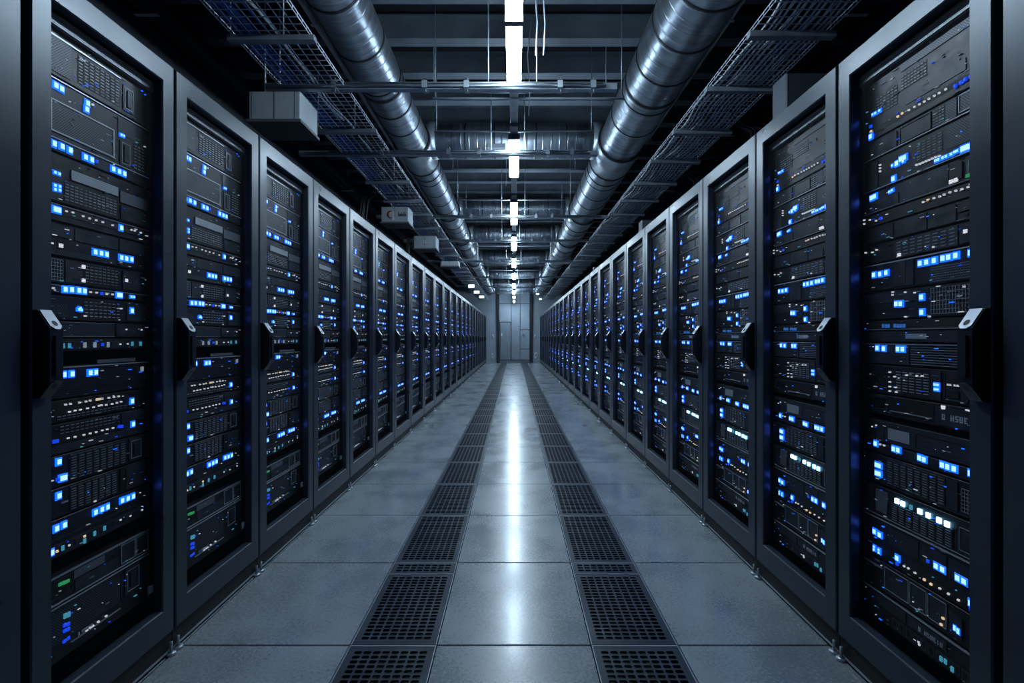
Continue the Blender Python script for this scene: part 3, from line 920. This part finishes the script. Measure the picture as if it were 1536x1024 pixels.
# the steel channel and conduits that carry the lamps
ch = empty('lamp_channel', (0, 0, LZ + .075), 'long dark steel channel carrying the strip lamps along the aisle', 'channel')
m_ = MB().use('strut').box(-.034, -.026, .5, END, 0.001, .05).box(.026, .034, .5, END, 0.001, .05).box(-.026, .026, .5, END, .042, .05)
m_.build('channel_rail', ch)
segg = [(2.99, 3.85), (4.80, 5.65), (6.82, 7.60), (8.82, 9.68), (10.97, 11.88), (13.22, 14.18), (15.52, 16.38), (17.62, 18.48)]
for a, b in segg:
    q = MB().use('strut').box(-.026, .026, a + .02, b - .02, -.018, -.0).use('edge').box(-.03, -.024, a + .02, b - .02, -.022, 0).box(.024, .03, a + .02, b - .02, -.022, 0)
    q.use('housing').box(-.034, .034, b - .16, b - .02, -.05, -.018)
    q.build('wiring_cover', ch)

# ------------------------------------------------------------------ ceiling beams
yb = .8
bi = 0
while yb < END + 2.0:
    m_ = MB()
    zt, zb = CEIL, CEIL - .20
    m_.use('beam').extrude([(yb - .05, zb), (yb + .05, zb), (yb + .05, zb + .012), (yb + .006, zb + .016), (yb + .006, zt - .014),
                            (yb + .05, zt - .010), (yb + .05, zt), (yb - .05, zt), (yb - .05, zt - .010), (yb - .006, zt - .014),
                            (yb - .006, zb + .016), (yb - .05, zb + .012)], 'x', -WX, WX)
    o = m_.build('ceiling_beam')
    tag(o, 'dark steel beam crossing the ceiling above the ducts', 'beam', 'steel beams across the ceiling')
    yb += .46; bi += 1


# ------------------------------------------------------------------ round ducts
def ring(mb, c, r, w, axis='Y', seg=40, th=.006):
    """a raised band round a duct"""
    V = []; F = []
    for (t, rr) in ((-w / 2, r), (-w / 2, r + th), (w / 2, r + th), (w / 2, r)):
        for k in range(seg):
            a = 2 * PI * k / seg
            V.append((c[0] + rr * math.cos(a), c[1] + t, c[2] + rr * math.sin(a)) if axis == 'Y' else (c[0] + t, c[1] + rr * math.cos(a), c[2] + rr * math.sin(a)))
    for j in range(3):
        for k in range(seg):
            F.append((j * seg + k, j * seg + (k + 1) % seg, (j + 1) * seg + (k + 1) % seg, (j + 1) * seg + k))
    mb.poly(V, F)


CROSS = [(4.92, .19), (7.5, .18), (9.36, .18), (12.1, .19), (15.1, .19), (18.0, .19), (19.6, .18)]
CDZ = .105      # the branches leave a little above the axis of the long ducts
DZ = 3.36
for side, cx, r, bands, off in (('left', -1.117, .184, [1.2, 1.65, 2.1, 2.6, 3.06, 3.5, 3.87, 4.2], 0), ('right', 1.176, .237, [1.1, 1.6, 2.1, 2.52, 2.89, 3.27, 3.7, 4.1], 0)):
    root = empty('round_duct', (cx, 0, DZ), 'long round galvanised duct running above the %s of the aisle, %s' % (side, 'the thinner one' if side == 'left' else 'the thicker one'), 'duct')
    m_ = MB().use('duct', True).tube([(0, .3 + i * .4, 0) for i in range(50)], r, 48)
    m_.build('duct_pipe', root)
    yy = 5.6
    bb = list(bands)
    while yy < END:
        if all(abs(yy - c[0]) > .32 for c in CROSS): bb.append(yy)
        yy += .42
    for y in bb:
        q = MB(); q.use('ring', True)
        ring(q, (0, y, 0), r, .018, th=.004)
        q.build('seam_band', root)
    for cy, cr in CROSS:
        q = MB().use('galv', True)
        ring(q, (0, cy, 0), r + .004, cr * 2 + .16, th=.010)
        q.use('ring', True)
        ring(q, (0, cy - cr - .08, 0), r + .008, .02, th=.014); ring(q, (0, cy + cr + .08, 0), r + .008, .02, th=.014)
        # saddle towards the cross duct
        sx = 1 if cx < 0 else -1
        q.use('galv', True).tube([(sx * (r - .10), cy, CDZ), (sx * (r + .05), cy, CDZ)], cr + .012, 36)
        q.build('branch_collar', root)
    y = 10.9
    q = MB().use('box').box(-r - .006, r + .006, y - .2, y + .2, -r - .012, r + .05)
    q.use('edge').box(-r - .012, r + .012, y - .22, y - .2, -r - .03, r + .06)
    q.build('damper_box', root)['label'] = 'square grey box around the round duct'
    # hanger straps up to the beams
    for y in [1.75 + .46 * 4 * i for i in range(10)]:
        q = MB().use('strut').box(-.012, .012, y - .012, y + .012, r + .005, CEIL - .21 - DZ)
        q.use('ring', True); ring(q, (0, y, 0), r + .001, .03, th=.004)
        q.build('hanger_strap', root)

for i, (cy, cr) in enumerate(CROSS):
    xa, xb = -1.117 + .184 + .052, 1.176 - .237 - .052
    root = empty('cross_duct', ((xa + xb) / 2, cy, DZ + CDZ), 'round duct crossing the aisle between the two long ducts, %s from the camera' % ORD[i], 'duct', 'ducts crossing the aisle')
    hw = (xb - xa) / 2
    MB().use('cross_duct', True).tube([(-hw + .001 + (2 * hw - .002) * t / 6, 0, 0) for t in range(7)], cr, 40).build('duct_pipe', root)
    for x in (-hw * .62, -hw * .25, hw * .28, hw * .66):
        q = MB().use('ring', True); ring(q, (x, 0, 0), cr, .012, 'X', th=.005); q.build('seam_band', root)
    q = MB().use('pale'); q.box(-.30, -.10, -cr * .80 - .014, -cr * .60, -cr * .80, -cr * .56); q.build('pale_plate', root)  # pale raised rectangle low on the near side of the duct

# ------------------------------------------------------------------ cross struts under the ducts
SZ = 2.955
struts = [(3.0, -1.74, .72), (4.08, -2.05, .80), (6.22, -2.0, 1.35), (7.75, -2.0, 1.5), (9.85, -2.0, 1.8), (12.4, -2.0, 1.8), (14.6, -2.0, 1.8), (16.9, -2.0, 1.8)]
for i, (y, xa, xb) in enumerate(struts):
    root = empty('ceiling_strut', (0, y, SZ), 'pale steel strut crossing under the ducts, %s from the camera' % ORD[i], 'strut', 'steel struts across the aisle')
    q = MB().use('strut')
    q.extrude([(-.021, -.02), (.021, -.02), (.021, .021), (.010, .021), (.010, .015), (.016, .015), (.016, -.015), (-.016, -.015), (-.016, .015), (-.010, .015), (-.010, .021), (-.021, .021)], 'x', xa, xb)
    q.build('strut_channel', root)
    q = MB().use('galv', True).tube([(xa + .1, -.036, -.006), (xb - .08, -.036, -.006)], .008, 8).tube([(xa + .3, -.036, .014), (xb - .1, -.036, .014)], .006, 8)
    q.build('conduit_pipe', root)
    for x in (-.62, -.33, .32, .55, -1.25):
        if xa < x < xb:
            q = MB().use('edge').box(x - .018, x + .018, -.050, .024, -.026, -.020).box(x - .018, x + .018, -.052, -.046, -.026, .03).box(x - .018, x + .018, -.052, .024, .024, .03)
            q.use('edge', True).tube([(x + .006, -.03, -.045), (x + .006, -.03, .05)], .005, 6)
            q.build('pipe_clamp', root)
    for x in (-.18, .16) if i % 2 == 0 else (-.22, .10):
        q = MB().use('strut', True).tube([(x, 0, .022), (x, 0, CEIL - .2 - SZ if abs(((y - .8) % .46) - 0) < .05 or abs(((y - .8) % .46) - .46) < .05 else CEIL - SZ)], .005, 6)
        q.build('hanger_rod', root)

# thin conduits across the aisle above the struts
for i, (y, z, x0, x1) in enumerate([(3.25, 3.02, -.62, .84), (3.62, 3.30, -.7, .8), (3.85, 3.06, -.72, .72), (5.45, 3.35, -.8, .8), (5.9, 3.1, -.8, .8), (6.95, 3.3, -.8, .8), (8.9, 3.1, -.8, .8), (2.6, 3.5, -.8, .85), (12.7, 3.2, -.8, .8)]):
    rt = MB().use('galv', True)
    sag = .02 if i == 1 else 0
    rt.tube([(x0 + (x1 - x0) * t / 8, y, z - sag * math.sin(PI * t / 8)) for t in range(9)], .009, 8)
    for xx in (x0 + .02, x1 - .02):
        rt.tube([(xx, y, z), (xx, y, CEIL)], .004, 6)
    tag(rt.build('conduit_pipe'), 'thin steel conduit crossing the ceiling between the long ducts, %s from the camera' % ORD[[1, 2, 3, 4, 5, 6, 7, 0, 8][i]], 'pipe', 'thin conduits across the ceiling')

# flexible drop wires beside the lamps
for i, (x, y, z0) in enumerate([(.14, 2.75, 3.02), (.19, 2.75, 3.02), (.12, 3.5, 3.02), (-.10, 5.3, 3.08)]):
    q = MB().use('cable_grey', True).tube([(x, y, z0), (x + .01, y, z0 + .2), (x - .01, y, z0 + .5), (x + .03, y + .02, CEIL)], .0045, 6)
    tag(q.build('drop_wire'), ['thin grey wire dropping beside the second strip lamp, nearer the lamp', 'thin grey wire dropping beside the second strip lamp, farther from the lamp', 'thin grey wire dropping from the ceiling behind the first strut', 'thin grey wire dropping behind the third strip lamp'][i], 'wire')

# ------------------------------------------------------------------ wire cable trays with their cables
TZ = 2.95
for side, x0, x1, bars in (('left', -1.63, -1.18, [1.9, 2.47, 3.58, 4.75, 5.4]), ('right', 1.36, 1.80, [1.3, 1.9, 2.44, 2.98, 3.6, 4.2, 4.8, 5.4])):
    root = empty('cable_tray', ((x0 + x1) / 2, 0, TZ), 'long zinc wire basket tray hanging above the %s row of cabinets' % side, 'cable tray')
    hw = (x1 - x0) / 2
    ya, yb = .9, END - .2
    q = MB().use('wire')
    nl = 8
    rw = .0034
    for i in range(nl + 1):
        x = -hw + 2 * hw * i / nl
        q.tube([(x, ya, 0), (x, yb, 0)], rw, 4, False)
    for sx in (-1, 1):
        q.tube([(sx * hw, ya, .022), (sx * hw, yb, .022)], rw, 4, False)
    y = ya + .02
    while y < yb:
        q.tube([(-hw, y, .022), (-hw, y, -.004), (hw, y, -.004), (hw, y, .022)], rw * .9, 4, False)
        y += .052 if y < 9 else .104
    q.build('wire_mesh', root)
    yy = bars[-1] + .6
    while yy < END - .3:
        bars.append(yy); yy += .6 if side == 'right' else .75
    for y in bars:
        q = MB().use('strut').box(-hw - .02, hw + .03, y - .02, y + .02, -.040, -.008)
        q.use('strut', True)
        xi = hw - .155 if side == 'left' else -hw + .09; xo = -hw - .012 if side == 'left' else hw + .012
        if side == 'right': xi = xo
        q.tube([(xo, y, -.035), (xo, y, CEIL - TZ)], .004, 6); q.tube([(xi, y, -.035), (xi, y, CEIL - TZ)], .004, 6)
        q.build('support_bar', root)
    R = random.Random(7 if side == 'left' else 9)
    kinds = ([('blue', -hw + .03 + .020 * i, .005) for i in range(6)] + [('blue', -hw + .155, .0045), ('blue', -hw + .20, .0045), ('white', .015, .009), ('white', .045, .006)]) if side == 'left' else \
            [('grey', -hw + .042 + .035 * i, .0070) for i in range(11)] + [('blue', .05, .005), ('white', -.06, .006)]
    for j, (kd, ox, rr) in enumerate(kinds):
        pts = []
        y = ya + .1
        amp = .006 if kd == 'blue' and side == 'left' else .016
        ph = R.uniform(0, 6)
        end = yb - .3
        if side == 'left' and kd == 'white': y, end = (1.4, 3.55) if j % 2 == 0 else (2.9, 5.2)
        while y < end:
            pts.append(((x0 + x1) / 2 + max(-hw + .008, min(hw - .008, ox + amp * math.sin(y * 5.1 + 1) + amp * .6 * math.sin(y * 11.3) + .0035 * math.sin(y * 7 + ph))), y, TZ + rr + .004 + .004 * abs(math.sin(y * 3 + ph)) + (.020 if side == 'right' and kd != 'grey' else 0)))
            y += .09
        o = MB().use('cable_' + kd, True).tube(pts, rr, 6).build('cable')
        if side == 'left' and kd == 'white':
            lab = ['thick white cable lying in the left wire tray', 'thinner white cable lying in the left wire tray'][j % 2]
        else:
            lab = {('left', 'blue'): 'blue cable lying along the left wire tray', ('right', 'grey'): 'wavy grey cable lying in the right wire tray',
                   ('right', 'blue'): 'wavy blue cable lying in the right wire tray', ('right', 'white'): 'wavy white cable lying in the right wire tray'}[(side, kd)]
        tag(o, lab, 'cable', '%s cables in the %s tray' % (kd, side))

# ------------------------------------------------------------------ hanging boxes above the left row
for i, (y, lab) in enumerate([(2.93, 'grey sheet metal box hanging above the left row, largest and nearest'), (5.52, 'grey hanging box with a red and dark emblem above the left row'),
                              (7.1, 'grey hanging box with a small white mark above the left row'), (8.9, 'flat grey hanging box behind the one with the white mark')]):
    xa, xb, za, zb = ((-1.82, -1.47, 2.675, 2.89), (-1.715, -1.37, 2.674, 2.89), (-1.665, -1.30, 2.667, 2.89), (-1.53, -1.16, 2.675, 2.79))[i]
    root = empty('hanging_box', ((xa + xb) / 2, y, za), lab, 'box', 'boxes hanging above the left row')
    hw, hh, dd = (xb - xa) / 2, zb - za, .26
    q = MB().use('box').chamfer_box(-hw, hw, 0, dd, .02, hh, .004)
    q.use('ring').box(-.004, -.001, -.0015, 0, .022, hh).box(hw * .78, hw * .79, -.0015, 0, .022, hh).box(-hw * .9, -hw * .89, -.0015, 0, .022, hh)
    q.build('box_shell', root)
    MB().use('top_bar').box(-hw - .012, hw + .012, -.014, dd + .01, 0, .02).build('bottom_flange', root)
    for x in (-hw * .8, hw * .8 if i else -hw * .2):
        MB().use('strut', True).tube([(x, dd / 2, hh), (x, dd / 2, (2.905 if i else CEIL) - za)], .006, 6).build('hanger_rod', root)
    if i == 1:
        e = MB().use('red', True)
        cx_, cz_ = -.02, .115
        arc = [(cx_ - .03 + .035 * math.cos(a), -.004, cz_ + .045 * math.sin(a)) for a in [PI * .35 + PI * 1.25 * t / 10 for t in range(11)]]
        e.tube(arc, [.004 + .008 * math.sin(PI * t / 10) for t in range(11)], 6)
        e.use('white').poly([(cx_ - .012, -.003, .04), (cx_ + .022, -.003, .045), (cx_ + .014, -.003, .12), (cx_ + .002, -.003, .185), (cx_ - .008, -.003, .12)], [(0, 1, 2, 3, 4)])
        e.use('post')
        for kx, kh in ((.05, .06), (.068, .04), (.085, .055), (.102, .035), (.12, .06), (.138, .04)):
            e.box(kx - .004, kx + .004, -.004, -.001, .09, .09 + kh)
            e.box(kx, kx + .012, -.004, -.001, .105, .113)
        e.build('emblem', root)
    if i == 2:
        e = MB().use('post').box(-.05, .06, -.003, -.001, .085, .09).use('white')
        for kx, kh in ((-.03, .07), (-.012, .05), (.012, .06), (.03, .03)):
            e.box(kx - .006, kx + .006, -.004, -.001, .09, .09 + kh)
        e.build('emblem', root)

for i, (x, y, z, lab) in enumerate([(-1.33, 13.3, 2.80, 'small lit white box above the far left row, nearest of three'), (-1.32, 15.06, 2.80, 'small lit white box above the far left row, middle of three'),
                                    (-1.275, 16.8, 2.80, 'small lit white box above the far left row, farthest of three'), (.86, 15.5, 2.78, 'small lit white box above the far right row, nearer of two'), (1.09, 17.6, 2.78, 'small lit white box above the far right row, farther of two')]):
    root = empty('emergency_light', (x, y, z), lab, 'light', 'small lit boxes at the far end')
    w_ = 1 if x < 0 else .55
    MB().use('box').box(-.10 * w_, .10 * w_, .002, .10, -.06 * w_, .06 * w_).build('light_body', root)
    MB().use('sign').box(-.09 * w_, .09 * w_, -.008, .002, -.045 * w_, .045 * w_).build('light_face', root)
    MB().use('strut', True).tube([(0, .05, .06 * w_), (0, .05, (2.935 if x < 0 else CEIL if x < .9 else 3.10) - z)], .006, 6).build('hanger_rod', root)

# ------------------------------------------------------------------ things standing on the cabinet tops and dark services beside the trays
for i, (xa, xb, y, h_, lab) in enumerate([(1.57, 1.90, 2.46, .50, 'grey cable riser box standing on the third right cabinet'), (1.50, 1.75, 5.0, .35, 'grey junction box standing on the right cabinets'),
                                         (1.5, 1.75, 8.0, .30, 'small grey junction box on the right cabinets, farther back')]):
    q = MB().use('riser').chamfer_box(xa, xb, y, y + .13, H1, H1 + h_, .006)
    q.use('post').box(xa + .02, xb - .02, y - .006, y, H1 + .05, H1 + .06)
    tag(q.build('riser_box'), lab, 'box')
for i, (pts, r, mname, nm, lab) in enumerate([
    ([(-2.58, .6, 3.55), (-2.58, END, 3.55)], .08, 'body', 'service_pipe', 'thick dark service pipe high beside the left wall'),
    ([(2.4, .6, 3.55), (2.4, END, 3.55)], .08, 'body', 'service_pipe', 'thick dark service pipe high beside the right wall'),
    ([(-1.40, .6, 3.42), (-1.40, END, 3.42)], .022, 'strut', 'sprinkler_pipe', 'narrow steel pipe running above the left cable tray'),
    ([(1.52, .6, 3.45), (1.52, END, 3.45)], .022, 'strut', 'sprinkler_pipe', 'narrow steel pipe running above the right cable tray')]):
    q = MB().use(mname, True).tube(pts, r, 14)
    q.use('strut')
    for k in range(11):
        y = 1.2 + k * 1.8
        q.box(pts[0][0] - .008, pts[0][0] + .008, y - .008, y + .008, pts[0][2], CEIL)
        q.box(pts[0][0] - r - .006, pts[0][0] + r + .006, y - .012, y + .012, pts[0][2] - r - .006, pts[0][2] - r)
    tag(q.build(nm), lab, 'pipe')
# cable bundles dropping from trays into cabinets
R = random.Random(3)
for i, (x, y) in enumerate([(1.90, 3.5), (1.90, 4.6), (1.90, 6.2), (-1.74, 5.2), (-1.74, 7.4), (1.90, 9.0)]):
    q = MB().use('cable_dark', True)
    for j in range(5):
        dx = R.uniform(-.05, .05); dy = R.uniform(-.05, .05); s_ = 1 if x > 0 else -1
        q.tube([(x + dx - s_ * .02, y + dy, TZ + .02), (x + dx + s_ * .10, y + dy + R.uniform(-.05, .05), TZ - .05), (x + dx + s_ * .13, y + dy, TZ - .35), (x + dx + s_ * .05, y + dy, H1)], .009, 6)
    tag(q.build('cable_bundle'), ['black cable bundle dropping from the right tray, %s from the camera' % w for w in ('nearest', 'second', 'third')][i] if i < 3 else
        ['black cable bundle dropping from the left tray, nearer one', 'black cable bundle dropping from the left tray, farther one', 'black cable bundle dropping from the right tray, farthest one'][i - 3], 'cable bundle')
